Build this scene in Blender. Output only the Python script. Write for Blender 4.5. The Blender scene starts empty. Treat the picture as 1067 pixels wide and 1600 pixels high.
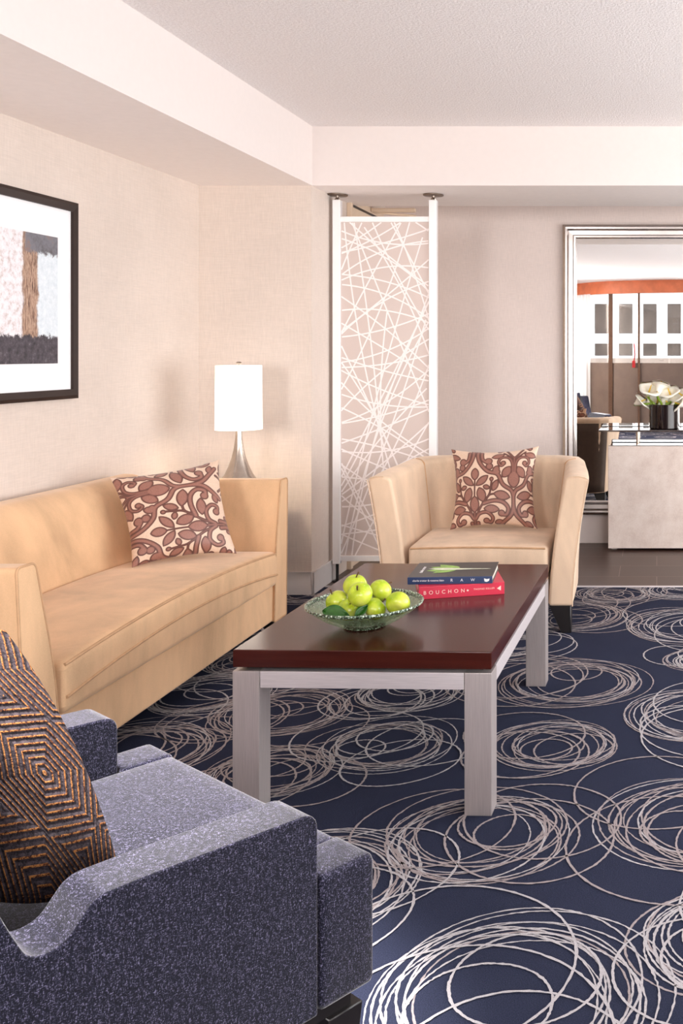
import bpy, bmesh, math, random
import numpy as np
from mathutils import Vector, Matrix
PI = math.pi
R = math.radians
SC = bpy.context.scene
COL = SC.collection

# ------------------------------------------------------------------ camera
F, CX, CY, EYE = 1550.0, 1026.0, 552.0, 1.35          # focal length in pixels, principal point, eye height
cam_d = bpy.data.cameras.new('camera')
cam = bpy.data.objects.new('camera', cam_d)
COL.objects.link(cam)
cam.location = (0, 0, EYE)
cam.rotation_euler = (PI / 2, 0, 0)
cam_d.sensor_fit = 'HORIZONTAL'
cam_d.sensor_width = 36.0
cam_d.lens = 36.0 * F / 1067.0
cam_d.shift_x = (533.5 - CX) / 1067.0
cam_d.shift_y = (CY - 800.0) / 1067.0
cam_d.clip_start = 0.05
SC.camera = cam

# ------------------------------------------------------------------ light
SC.view_settings.view_transform = 'Standard'
SC.view_settings.look = 'None'
SC.view_settings.gamma = 1.0
SC.view_settings.exposure = 0.54
try:
    SC.view_settings.use_curve_mapping = False
except Exception:
    pass
SC.cycles.max_bounces = 10
SC.cycles.diffuse_bounces = 6
SC.cycles.glossy_bounces = 6
SC.cycles.transmission_bounces = 8
SC.cycles.transparent_max_bounces = 12
SC.cycles.caustics_reflective = False
SC.cycles.caustics_refractive = False
SC.cycles.use_denoising = True

world = bpy.data.worlds.new('sky')
SC.world = world
world.use_nodes = True
world.node_tree.nodes['Background'].inputs[0].default_value = (0.86, 0.92, 1.0, 1)
world.node_tree.nodes['Background'].inputs[1].default_value = 1.9

def area(name, loc, rot, sx, sy, power, color):
    d = bpy.data.lights.new(name, 'AREA')
    d.shape = 'RECTANGLE'; d.size = sx; d.size_y = sy
    d.energy = power; d.color = color
    o = bpy.data.objects.new(name, d)
    COL.objects.link(o)
    o.location = loc; o.rotation_euler = rot
    return o
# daylight through the long window on the right and through the right half of the rear window; left rear lamp is added
area('daylight_right', (3.02, 3.9, 1.27), (0, R(110), 0), 2.1, 4.6, 112, (1.0, 0.965, 0.93))
area('rear_light', (-1.98, -2.9, 1.6), (R(96), 0, 0), 1.0, 1.6, 125, (1.0, 0.97, 0.95))  # added lamp in front of the rear wall, brightens the pier; no window here
area('rear_light', (1.95, -2.75, 1.6), (R(97), 0, 0), 1.9, 1.6, 80, (1.0, 0.97, 0.95))
def downlight(x, y, power, cone):
    d = bpy.data.lights.new('downlight_beam', 'SPOT'); d.energy = power; d.color = (1.0, 0.95, 0.92)
    d.spot_size = R(cone); d.spot_blend = 0.6; d.shadow_soft_size = 0.06
    o = bpy.data.objects.new('downlight_beam', d); COL.objects.link(o); o.location = (x, y, 2.60)
DOWNLIGHTS = [(-1.14, 1.78, 760, 37)]
for q in DOWNLIGHTS: downlight(*q)
sun_d = bpy.data.lights.new('sun', 'SUN'); sun_d.energy = 5.0; sun_d.angle = R(1)
sun = bpy.data.objects.new('sun', sun_d); COL.objects.link(sun)
sun.rotation_euler = (R(-42), 0, 0)

# ------------------------------------------------------------------ materials
MATS = {}
class NT:
    def __init__(s, name):
        s.m = bpy.data.materials.new(name); s.m.use_nodes = True
        s.n = s.m.node_tree.nodes; s.l = s.m.node_tree.links
        s.b = s.n['Principled BSDF']; s.out = s.n['Material Output']
        MATS[name] = s.m
    def node(s, t, **kw):
        x = s.n.new(t)
        for k, v in kw.items():
            if k.startswith('i_'):
                x.inputs[k[2:].replace('_', ' ')].default_value = v
            else:
                setattr(x, k, v)
        return x
    def link(s, a, b): s.l.new(a, b)
    def coord(s, scale=(1, 1, 1), which='Object', rot=(0, 0, 0)):
        t = s.node('ShaderNodeTexCoord'); m = s.node('ShaderNodeMapping')
        m.inputs['Scale'].default_value = scale
        m.inputs['Rotation'].default_value = rot
        s.link(t.outputs[which], m.inputs['Vector'])
        return m.outputs['Vector']
    def noise(s, vec, scale, detail=4, rough=0.55, dist=0.0):
        x = s.node('ShaderNodeTexNoise')
        x.inputs['Scale'].default_value = scale; x.inputs['Detail'].default_value = detail
        x.inputs['Roughness'].default_value = rough; x.inputs['Distortion'].default_value = dist
        s.link(vec, x.inputs['Vector'])
        return x.outputs['Fac']
    def ramp(s, fac, stops, interp='LINEAR'):
        x = s.node('ShaderNodeValToRGB'); e = x.color_ramp.elements
        x.color_ramp.interpolation = interp
        while len(e) < len(stops): e.new(0.5)
        for q, (p, c) in zip(e, stops):
            q.position = p; q.color = (*c, 1)
        s.link(fac, x.inputs['Fac'])
        return x.outputs['Color']
    def mix(s, fac, a, b, mode='MIX'):
        x = s.node('ShaderNodeMix', data_type='RGBA', blend_type=mode)
        for sock, v in ((x.inputs[0], fac), (x.inputs[6], a), (x.inputs[7], b)):
            if isinstance(v, (int, float)): sock.default_value = v
            elif isinstance(v, tuple): sock.default_value = (*v, 1)
            else: s.link(v, sock)
        return x.outputs[2]
    def math(s, op, a, b=0.0):
        x = s.node('ShaderNodeMath', operation=op)
        for sock, v in ((x.inputs[0], a), (x.inputs[1], b)):
            if isinstance(v, (int, float)): sock.default_value = v
            else: s.link(v, sock)
        return x.outputs[0]
    def bump(s, h, strength, dist=0.002):
        x = s.node('ShaderNodeBump'); x.inputs['Strength'].default_value = strength
        x.inputs['Distance'].default_value = dist
        s.link(h, x.inputs['Height']); s.link(x.outputs['Normal'], s.b.inputs['Normal'])
    def color(s, c):
        if isinstance(c, tuple): s.b.inputs['Base Color'].default_value = (*c, 1)
        else: s.link(c, s.b.inputs['Base Color'])
    def set(s, **kw):
        for k, v in kw.items():
            s.b.inputs[k.replace('_', ' ')].default_value = v
        return s

def lin(r, g, b):
    return tuple(((c / 255 + 0.055) / 1.055) ** 2.4 if c > 10 else c / 255 / 12.92 for c in (r, g, b))

def plain(name, c, rough=0.5, metal=0.0, var=0.06, scale=30, **kw):
    t = NT(name)
    n = t.noise(t.coord(), scale, 3)
    t.color(t.ramp(n, [(0.3, tuple(v * (1 - var) for v in c)), (0.7, tuple(min(1, v * (1 + var)) for v in c))]))
    t.set(Roughness=rough, Metallic=metal, **kw)
    return t.m

def m_wallpaper(name, c):
    t = NT(name)
    v1 = t.noise(t.coord((60, 60, 3)), 6, 3); v2 = t.noise(t.coord((3, 3, 90)), 5, 3)
    v3 = t.noise(t.coord(), 1.6, 3)
    f = t.math('ADD', t.math('MULTIPLY', v1, 0.35), t.math('MULTIPLY', v2, 0.35))
    f = t.math('ADD', f, t.math('MULTIPLY', v3, 0.3))
    t.color(t.ramp(f, [(0.36, tuple(x * 0.88 for x in c)), (0.64, tuple(min(0.95, x * 1.08) for x in c))]))
    t.set(Roughness=0.75, Specular_IOR_Level=0.25)
    t.bump(f, 0.15, 0.002)
    return t.m
m_wallpaper('wallpaper', lin(219, 206, 196))
m_wallpaper('wallpaper_far', lin(228, 214, 208))

t = NT('ceiling_stipple')
n = t.noise(t.coord(), 95, 4, 0.65)
t.color(t.ramp(n, [(0.3, lin(232, 226, 225)), (0.7, lin(250, 246, 245))]))
t.set(Roughness=0.95, Specular_IOR_Level=0.1); t.bump(n, 0.9, 0.006)
plain('white_paint', lin(228, 219, 215), 0.6, var=0.01)
plain('soffit_paint', lin(250, 243, 240), 0.8, var=0.015)
plain('trim_paint', lin(222, 218, 217), 0.45, var=0.015)
plain('cream_door', lin(222, 200, 176), 0.45, var=0.02)

# carpet ground and the two yarns of its rings
t = NT('carpet_navy')
v = t.coord()
a = t.noise(v, 420, 3, 0.7); b_ = t.noise(v, 3.5, 4)
c = t.ramp(a, [(0.3, lin(24, 27, 40)), (0.7, lin(64, 69, 92))])
t.color(t.mix(t.math('MULTIPLY', b_, 0.45), c, lin(36, 41, 62)))
t.set(Roughness=0.95, Specular_IOR_Level=0.05, Sheen_Weight=0.0); t.bump(a, 0.6, 0.004)
for nm, c in (('carpet_yarn_white', lin(196, 192, 196)), ('carpet_yarn_tan', lin(174, 163, 164))):
    t = NT(nm); a = t.noise(t.coord(), 380, 3, 0.7)
    t.color(t.ramp(a, [(0.3, tuple(x * 0.62 for x in c)), (0.62, c)]))
    t.set(Roughness=0.95, Specular_IOR_Level=0.1); t.bump(a, 0.6, 0.004)

t = NT('wood_tile')
br = t.node('ShaderNodeTexBrick'); br.offset = 0.37
t.link(t.coord(), br.inputs['Vector'])
for k, val in (('Color1', (*lin(70, 50, 42), 1)), ('Color2', (*lin(80, 58, 49), 1)), ('Mortar', (*lin(140, 120, 110), 1)),
               ('Scale', 1.0), ('Mortar Size', 0.0022), ('Brick Width', 0.62), ('Row Height', 0.3), ('Bias', 0.0)):
    br.inputs[k].default_value = val
g = t.noise(t.coord((2, 40, 1)), 4, 4)
t.color(t.mix(t.math('MULTIPLY', g, 0.5), br.outputs['Color'], lin(58, 41, 34)))
t.set(Roughness=0.35)

def m_suede(name, c):
    t = NT(name); v = t.coord()
    a = t.noise(t.coord((1, 1, 0.45)), 4.0, 4, 0.6, 0.25); f = t.noise(v, 250, 2)
    x = t.math('ADD', t.math('MULTIPLY', a, 0.85), t.math('MULTIPLY', f, 0.15))
    t.color(t.ramp(x, [(0.34, tuple(q * 0.8 for q in c)), (0.5, c), (0.66, tuple(min(1, q * 1.18) for q in c))]))
    t.set(Roughness=0.85, Specular_IOR_Level=0.15, Sheen_Weight=0.35, Sheen_Roughness=0.4)
    t.b.inputs['Sheen Tint'].default_value = (1, 0.9, 0.8, 1)
    t.bump(a, 0.18, 0.01)
    return t.m
m_suede('suede_sand', lin(214, 176, 138))
m_suede('suede_beige', lin(216, 190, 164))
plain('suede_piping', lin(188, 150, 114), 0.85, var=0.1)
plain('black_wood', lin(20, 16, 17), 0.35)

t = NT('tweed_navy'); v = t.coord()
a = t.noise(v, 520, 2, 0.6); w1 = t.noise(t.coord((1, 1, 0.3)), 560, 2); w2 = t.noise(t.coord((0.3, 0.3, 1)), 560, 2)
x = t.math('ADD', t.math('MULTIPLY', a, 0.4), t.math('ADD', t.math('MULTIPLY', w1, 0.3), t.math('MULTIPLY', w2, 0.3)))
t.color(t.ramp(x, [(0.38, lin(4, 4, 12)), (0.52, lin(20, 20, 36)), (0.64, lin(108, 104, 130))]))
t.set(Roughness=0.9, Specular_IOR_Level=0.15, Sheen_Weight=0.7, Sheen_Roughness=0.35); t.bump(x, 0.35, 0.003)

# scroll damask: the 'scroll' attribute is the signed distance to the woven motif
t = NT('damask')
at = t.node('ShaderNodeAttribute', attribute_name='scroll')
w = t.noise(t.coord((1, 1, 1)), 300, 2)
brown = t.ramp(w, [(0.3, lin(136, 92, 80)), (0.7, lin(158, 110, 96))])
cream = t.ramp(w, [(0.3, lin(206, 176, 154)), (0.7, lin(226, 200, 178))])
d = at.outputs['Fac']
edge = t.ramp(d, [(0.44, (1, 1, 1)), (0.475, (0, 0, 0)), (0.5, (0, 0, 0)), (0.505, (1, 1, 1))])
body = t.ramp(d, [(0.495, (0, 0, 0)), (0.505, (1, 1, 1))])
c = t.mix(body, brown, cream)
t.color(t.mix(edge, t.mix(body, lin(92, 54, 46), cream), c))
t.set(Roughness=0.42, Sheen_Weight=0.2, Specular_IOR_Level=0.4)
t.bump(t.math('SUBTRACT', 1.0, body), 0.35, 0.003)

# nested-diamond knit: 'stripe' attribute counts the yarn rows
t = NT('diamond_knit')
at = t.node('ShaderNodeAttribute', attribute_name='stripe')
s_ = t.math('SINE', t.math('MULTIPLY', at.outputs['Fac'], 2 * PI))
v = t.coord(); nn = t.noise(v, 190, 2, 0.7)
yarn = t.ramp(nn, [(0.36, lin(40, 24, 20)), (0.46, lin(92, 54, 32)), (0.56, lin(150, 102, 56)), (0.68, lin(70, 34, 30))])
grey = t.ramp(nn, [(0.3, lin(30, 26, 30)), (0.7, lin(64, 56, 60))])
t.color(t.mix(t.ramp(s_, [(0.6, (0, 0, 0)), (0.75, (1, 1, 1))]), grey, yarn))
t.set(Roughness=0.9, Specular_IOR_Level=0.1); t.bump(t.math('ADD', s_, t.math('MULTIPLY', nn, 1.5)), 0.7, 0.004)

t = NT('espresso_wood')
g = t.noise(t.coord((1.5, 24, 24)), 3, 4, 0.6)
t.color(t.ramp(g, [(0.3, lin(58, 22, 18)), (0.7, lin(70, 29, 23))]))
t.set(Roughness=0.18, Specular_IOR_Level=0.2)
def m_brushed(name, c, sc, rough=0.34, metal=1.0):
    t = NT(name); g = t.noise(t.coord(sc), 8, 4)
    t.color(t.ramp(g, [(0.3, tuple(x * 0.86 for x in c)), (0.7, c)]))
    t.set(Metallic=metal, Roughness=rough); t.bump(g, 0.05, 0.001)
m_brushed('brushed_steel', lin(206, 196, 194), (40, 40, 1.5), 0.42, 0.7)
m_brushed('brushed_steel_rail', lin(232, 224, 226), (1.5, 40, 40), 0.42, 0.55)
m_brushed('silver_frame', lin(214, 206, 202), (2, 2, 2), 0.25)
m_brushed('satin_nickel', lin(196, 184, 172), (6, 6, 6), 0.2)
plain('white_metal', lin(244, 242, 242), 0.35, var=0.01)
plain('picture_black', lin(44, 30, 26), 0.5, Specular_IOR_Level=0.25)
plain('mat_board', lin(246, 246, 248), 0.7, var=0.01)
plain('bronze_metal', lin(120, 104, 92), 0.35, 0.8)

t = NT('abstract_paint')
tc = t.node('ShaderNodeTexCoord'); sp = t.node('ShaderNodeSeparateXYZ'); t.link(tc.outputs['Object'], sp.inputs[0])
v = t.coord((1, 1, 1))
w_big = t.noise(v, 9, 5, 0.7); w_fine = t.noise(v, 40, 4, 0.75); w_v = t.noise(t.coord((1, 22, 3)), 6, 4, 0.7)
Yc = t.math('ADD', sp.outputs[1], t.math('MULTIPLY', t.math('SUBTRACT', w_big, 0.5), 0.06))   # along the wall
Zc = t.math('ADD', sp.outputs[2], t.math('MULTIPLY', t.math('SUBTRACT', w_fine, 0.5), 0.07))  # up
pale = t.ramp(w_fine, [(0.3, lin(196, 180, 176)), (0.5, lin(232, 228, 232)), (0.7, lin(244, 240, 242))])
ice = t.ramp(w_fine, [(0.3, lin(206, 218, 226)), (0.7, lin(232, 240, 246))])
rust = t.ramp(w_v, [(0.3, lin(70, 52, 46)), (0.45, lin(136, 104, 88)), (0.55, lin(196, 168, 146)), (0.64, lin(150, 108, 88)), (0.75, lin(92, 70, 60))])
dark = t.ramp(w_fine, [(0.3, lin(40, 34, 40)), (0.6, lin(84, 78, 86)), (0.8, lin(140, 134, 142))])
def gt(x, th, soft=0.006):
    mr = t.node('ShaderNodeMapRange'); mr.inputs[1].default_value = th - soft; mr.inputs[2].default_value = th + soft
    t.link(x, mr.inputs[0]); return mr.outputs[0]
ART_Y1, ART_Z0, ART_Z1 = 0.0, 0.0, 0.535     # art origin: lower right corner as seen from the room; y runs to the left as negatives
c = t.mix(gt(Yc, -0.235), pale, rust)
c = t.mix(gt(Yc, -0.135), c, ice)
top = t.math('MULTIPLY', gt(Zc, 0.455), gt(Yc, -0.215))
c = t.mix(top, c, t.ramp(w_big, [(0.3, lin(66, 54, 52)), (0.55, lin(120, 120, 128)), (0.75, lin(150, 110, 90))]))
c = t.mix(t.math('SUBTRACT', 1.0, gt(Zc, 0.115)), c, dark)
t.color(c); t.set(Roughness=0.7)

t = NT('shade_linen')
t.color(lin(250, 246, 238)); t.set(Roughness=0.8)
t.b.inputs['Emission Color'].default_value = (1.0, 0.93, 0.84, 1); t.b.inputs['Emission Strength'].default_value = 0.75

t = NT('mirror_glass'); t.color((0.93, 0.92, 0.9)); t.set(Metallic=1.0, Roughness=0.0)
g = t.noise(t.coord(), 2.2, 2); t.bump(g, 0.02, 0.002)

t = NT('stone_slab'); v = t.coord()
a = t.noise(v, 7, 6, 0.65); b_ = t.noise(v, 120, 2)
x = t.math('ADD', t.math('MULTIPLY', a, 0.75), t.math('MULTIPLY', b_, 0.25))
t.color(t.ramp(x, [(0.34, lin(198, 180, 171)), (0.5, lin(214, 199, 190)), (0.66, lin(224, 212, 204))])); t.set(Roughness=0.55)
plain('polished_top', lin(52, 46, 46), 0.04, var=0.02)
t = NT('smoked_glass_top'); t.color(lin(70, 60, 56)); t.set(Roughness=0.02, Specular_IOR_Level=1.0, Coat_Weight=1.0)
plain('black_glass', lin(24, 15, 17), 0.05, var=0.05)

t = NT('clear_glass')
vo = t.node('ShaderNodeTexVoronoi'); vo.inputs['Scale'].default_value = 120
t.link(t.coord(), vo.inputs['Vector'])
bp = t.node('ShaderNodeBump'); bp.inputs['Strength'].default_value = 0.55; bp.inputs['Distance'].default_value = 0.004
t.link(vo.outputs['Distance'], bp.inputs['Height'])
tr = t.node('ShaderNodeBsdfTransparent'); tr.inputs[0].default_value = (.80, .88, .80, 1)
gl = t.node('ShaderNodeBsdfGlossy'); gl.inputs['Roughness'].default_value = 0.04; gl.inputs[0].default_value = (.92, .98, .93, 1)
t.link(bp.outputs[0], gl.inputs['Normal'])
fr = t.node('ShaderNodeFresnel'); fr.inputs['IOR'].default_value = 1.6; t.link(bp.outputs[0], fr.inputs['Normal'])
mx = t.node('ShaderNodeMixShader'); t.link(t.math('ADD', t.math('MULTIPLY', fr.outputs[0], .6), 0.04), mx.inputs[0])
t.link(tr.outputs[0], mx.inputs[1]); t.link(gl.outputs[0], mx.inputs[2]); t.link(mx.outputs[0], t.out.inputs['Surface'])
t = NT('rim_glass')
vo = t.node('ShaderNodeTexVoronoi'); vo.inputs['Scale'].default_value = 150
t.link(t.coord(), vo.inputs['Vector'])
t.color(t.ramp(vo.outputs['Distance'], [(0.25, lin(206, 220, 206)), (0.45, lin(110, 136, 106)), (0.7, lin(24, 44, 26))]))  # pale Voronoi cells put the glass sparkle into the colour
t.set(Roughness=0.06, Specular_IOR_Level=0.8); t.bump(vo.outputs['Distance'], 1.0, 0.004)
t = NT('window_glass')
tr = t.node('ShaderNodeBsdfTransparent'); gl = t.node('ShaderNodeBsdfGlossy'); gl.inputs['Roughness'].default_value = 0.0
mx = t.node('ShaderNodeMixShader'); mx.inputs[0].default_value = 0.06
t.link(tr.outputs[0], mx.inputs[1]); t.link(gl.outputs[0], mx.inputs[2]); t.link(mx.outputs[0], t.out.inputs['Surface'])

t = NT('apple_skin'); v = t.coord()
a = t.noise(v, 14, 3); s2 = t.noise(v, 160, 2)
c = t.ramp(a, [(0.3, lin(140, 176, 22)), (0.5, lin(188, 208, 46)), (0.72, lin(220, 224, 100))])
t.color(t.mix(t.ramp(s2, [(0.66, (0, 0, 0)), (0.72, (0.5, 0.5, 0.5))]), c, lin(220, 232, 140)))
t.set(Roughness=0.22, Specular_IOR_Level=0.6, Subsurface_Weight=0.08); t.b.inputs['Subsurface Radius'].default_value = (0.02, 0.02, 0.005)
plain('apple_stem', lin(92, 66, 36), 0.8)
plain('leaf_green', lin(44, 92, 30), 0.3, var=0.25, scale=60)
plain('book_red', lin(206, 44, 72), 0.35, var=0.03)
plain('book_black', lin(46, 47, 48), 0.35, var=0.04)
plain('book_navy', lin(44, 60, 98), 0.35, var=0.04)
t = NT('book_pages'); g = t.noise(t.coord((1, 1, 160)), 6, 2)
t.color(t.ramp(g, [(0.35, lin(196, 186, 170)), (0.65, lin(240, 234, 222))])); t.set(Roughness=0.9)
plain('print_white', lin(238, 236, 236), 0.6, var=0.01)
plain('print_cream', lin(240, 214, 200), 0.6, var=0.01)
plain('print_leaf', lin(150, 190, 96), 0.5, var=0.25, scale=60)
plain('print_stalk', lin(226, 232, 206), 0.5, var=0.06)
plain('petal_white', lin(246, 240, 226), 0.5, var=0.04, Subsurface_Weight=0.1)
plain('stem_green', lin(122, 150, 40), 0.45, var=0.15)
plain('spadix_yellow', lin(232, 196, 70), 0.6)
t = NT('screen_panel'); t.color(lin(220, 204, 197)); t.set(Roughness=0.35, Alpha=0.86)
plain('screen_lines', lin(246, 238, 236), 0.5, var=0.01)
plain('copper_trim', lin(206, 116, 78), 0.4, var=0.12, scale=8)
plain('mullion_bronze', lin(104, 76, 58), 0.45, var=0.1)
plain('spandrel', lin(116, 100, 90), 0.5, var=0.1, scale=5)
plain('facade_white', lin(240, 240, 240), 0.7, var=0.02)
plain('facade_window', lin(66, 58, 53), 0.4, var=0.4, scale=0.9, Specular_IOR_Level=0.1)
plain('facade_brown', lin(124, 110, 100), 0.7, var=0.08, scale=1)
t = NT('sheer_fabric'); d_ = t.node('ShaderNodeBsdfDiffuse'); d_.inputs[0].default_value = (.9, .9, .9, 1)
tl = t.node('ShaderNodeBsdfTranslucent'); tl.inputs[0].default_value = (.92, .92, .9, 1)
mx = t.node('ShaderNodeMixShader'); mx.inputs[0].default_value = 0.6
t.link(d_.outputs[0], mx.inputs[1]); t.link(tl.outputs[0], mx.inputs[2]); t.link(mx.outputs[0], t.out.inputs['Surface'])
plain('dark_upholstery', lin(70, 54, 44), 0.8, var=.1)
plain('red_strap', lin(190, 40, 44), 0.5)

# ------------------------------------------------------------------ mesh helpers
class MB:
    """collects shapes; build() links them as one mesh object"""
    def __init__(s): s.v = []; s.f = []; s.mi = []
    def add(s, vs, fs, mi=0):
        o = len(s.v); s.v += [tuple(x) for x in vs]
        s.f += [tuple(i + o for i in f) for f in fs]; s.mi += [mi] * len(fs)
        return s
    def box(s, x0, x1, y0, y1, z0, z1, mi=0):
        return s.add([(x0, y0, z0), (x1, y0, z0), (x1, y1, z0), (x0, y1, z0), (x0, y0, z1), (x1, y0, z1), (x1, y1, z1), (x0, y1, z1)],
                     [(0, 3, 2, 1), (4, 5, 6, 7), (0, 1, 5, 4), (1, 2, 6, 5), (2, 3, 7, 6), (3, 0, 4, 7)], mi)
    def frustum(s, c0, a0, b0, c1, a1, b1, mi=0):
        vs = []
        for (c, a, b) in ((c0, a0, b0), (c1, a1, b1)):
            vs += [(c[0] - a, c[1] - b, c[2]), (c[0] + a, c[1] - b, c[2]), (c[0] + a, c[1] + b, c[2]), (c[0] - a, c[1] + b, c[2])]
        return s.add(vs, [(0, 3, 2, 1), (4, 5, 6, 7), (0, 1, 5, 4), (1, 2, 6, 5), (2, 3, 7, 6), (3, 0, 4, 7)], mi)
    def prism(s, pts, axis, a, b, mi=0):
        """pts: 2-D outline; axis 'x': (y,z) extruded along x, 'y': (x,z) along y, 'z': (x,y) along z"""
        def P(p, t):
            return {'x': (t, p[0], p[1]), 'y': (p[0], t, p[1]), 'z': (p[0], p[1], t)}[axis]
        n = len(pts)
        vs = [P(p, a) for p in pts] + [P(p, b) for p in pts]
        fs = [tuple(range(n - 1, -1, -1)), tuple(range(n, 2 * n))] + [(i, (i + 1) % n, n + (i + 1) % n, n + i) for i in range(n)]
        return s.add(vs, fs, mi)
    def lathe(s, prof, c=(0, 0, 0), n=48, mi=0):
        vs = []; fs = []
        for (r, z) in prof:
            for k in range(n):
                a = 2 * PI * k / n
                vs.append((c[0] + r * math.cos(a), c[1] + r * math.sin(a), c[2] + z))
        for i in range(len(prof) - 1):
            for k in range(n):
                k2 = (k + 1) % n
                fs.append((i * n + k, i * n + k2, (i + 1) * n + k2, (i + 1) * n + k))
        closed = abs(prof[0][0] - prof[-1][0]) + abs(prof[0][1] - prof[-1][1]) < 1e-9
        if prof[0][0] > 1e-5 and not closed: fs.append(tuple(range(n - 1, -1, -1)))
        if prof[-1][0] > 1e-5 and not closed: fs.append(tuple((len(prof) - 1) * n + k for k in range(n)))
        return s.add(vs, fs, mi)
    def tube(s, pts, r, n=8, mi=0, closed=False):
        pts = [Vector(p) for p in pts]; vs = []; fs = []; m = len(pts)
        up = None
        for i, p in enumerate(pts):
            if closed: d = pts[(i + 1) % m] - pts[i - 1]
            else: d = pts[min(i + 1, m - 1)] - pts[max(i - 1, 0)]
            d.normalize()
            if up is None: up = d.orthogonal().normalized()
            up = (up - d * up.dot(d))
            up = up.normalized() if up.length > 1e-6 else d.orthogonal().normalized()
            sd = d.cross(up)
            rr = r[i] if isinstance(r, (list, tuple)) else r
            for k in range(n):
                a = 2 * PI * k / n
                vs.append(p + (up * math.cos(a) + sd * math.sin(a)) * rr)
        for i in range(m if closed else m - 1):
            j = (i + 1) % m
            for k in range(n):
                k2 = (k + 1) % n
                fs.append((i * n + k, i * n + k2, j * n + k2, j * n + k))
        if not closed:
            fs.append(tuple(range(n - 1, -1, -1))); fs.append(tuple((m - 1) * n + k for k in range(n)))
        return s.add(vs, fs, mi)
    def build(s, name, mats, parent=None, bevel=0.0, seg=3, smooth=True, sub=0, angle=40, loc=None, recalc=True):
        me = bpy.data.meshes.new(name)
        bm = bmesh.new()
        vv = [bm.verts.new(v) for v in s.v]
        for f, mi in zip(s.f, s.mi):
            try:
                q = bm.faces.new([vv[i] for i in f]); q.material_index = mi
            except ValueError:
                pass
        bmesh.ops.remove_doubles(bm, verts=bm.verts, dist=1e-6)
        if recalc: bmesh.ops.recalc_face_normals(bm, faces=bm.faces)
        if bevel > 0:
            ed = [e for e in bm.edges if len(e.link_faces) == 2 and e.calc_face_angle(0) > R(28)]
            bmesh.ops.bevel(bm, geom=ed, offset=bevel, segments=seg, profile=0.5, affect='EDGES', clamp_overlap=True)
        bm.to_mesh(me); bm.free()
        for m in (mats if isinstance(mats, (list, tuple)) else [mats]):
            me.materials.append(MATS[m])
        if smooth:
            me.polygons.foreach_set('use_smooth', [True] * len(me.polygons))
            try: me.set_sharp_from_angle(angle=R(angle))
            except Exception: pass
        o = bpy.data.objects.new(name, me)
        COL.objects.link(o)
        if parent: o.parent = parent
        if loc: o.location = loc
        if bevel > 0:
            o.modifiers.new('normals', 'WEIGHTED_NORMAL').keep_sharp = True
        if sub:
            md = o.modifiers.new('smooth', 'SUBSURF'); md.levels = sub; md.render_levels = sub
        return o

def tag(o, label, cat, group=None):
    o['label'] = label; o['category'] = cat
    if group: o['group'] = group
    return o
def thing(name, label, cat, loc=(0, 0, 0), rz=0.0, group=None):
    o = bpy.data.objects.new(name, None); COL.objects.link(o)
    o.location = loc; o.rotation_euler = (0, 0, rz); o.empty_display_size = 0.1
    return tag(o, label, cat, group)
def struct(o):
    o['kind'] = 'structure'; return o
def text_mesh(name, txt, size, mat, parent, M, spacing=1.0, depth=0.0002):
    cu = bpy.data.curves.new(name, 'FONT'); cu.body = txt; cu.size = size; cu.extrude = depth
    cu.space_character = spacing; cu.align_x = 'LEFT'; cu.align_y = 'CENTER'
    tmp = bpy.data.objects.new(name + '_tmp', cu); COL.objects.link(tmp)
    dg = bpy.context.evaluated_depsgraph_get()
    me = bpy.data.meshes.new_from_object(tmp.evaluated_get(dg))
    bpy.data.objects.remove(tmp); bpy.data.curves.remove(cu)
    me.name = name; me.materials.clear(); me.materials.append(MATS[mat])
    me.transform(M)
    o = bpy.data.objects.new(name, me); COL.objects.link(o); o.parent = parent
    return o
def rounded(pts, rad, n=5):
    """round the corners of a 2-D outline"""
    out = []; m = len(pts)
    for i in range(m):
        r_ = rad[i] if isinstance(rad, (list, tuple)) else rad
        p0, p, p1 = (Vector(pts[i - 1]), Vector(pts[i]), Vector(pts[(i + 1) % m]))
        if r_ <= 0: out.append(tuple(p)); continue
        a = p + (p0 - p).normalized() * min(r_, (p0 - p).length * 0.49); b = p + (p1 - p).normalized() * min(r_, (p1 - p).length * 0.49)
        for k in range(n + 1):
            t_ = k / n
            q = a.lerp(p, t_).lerp(p.lerp(b, t_), t_)
            out.append(tuple(q))
    return out
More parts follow.
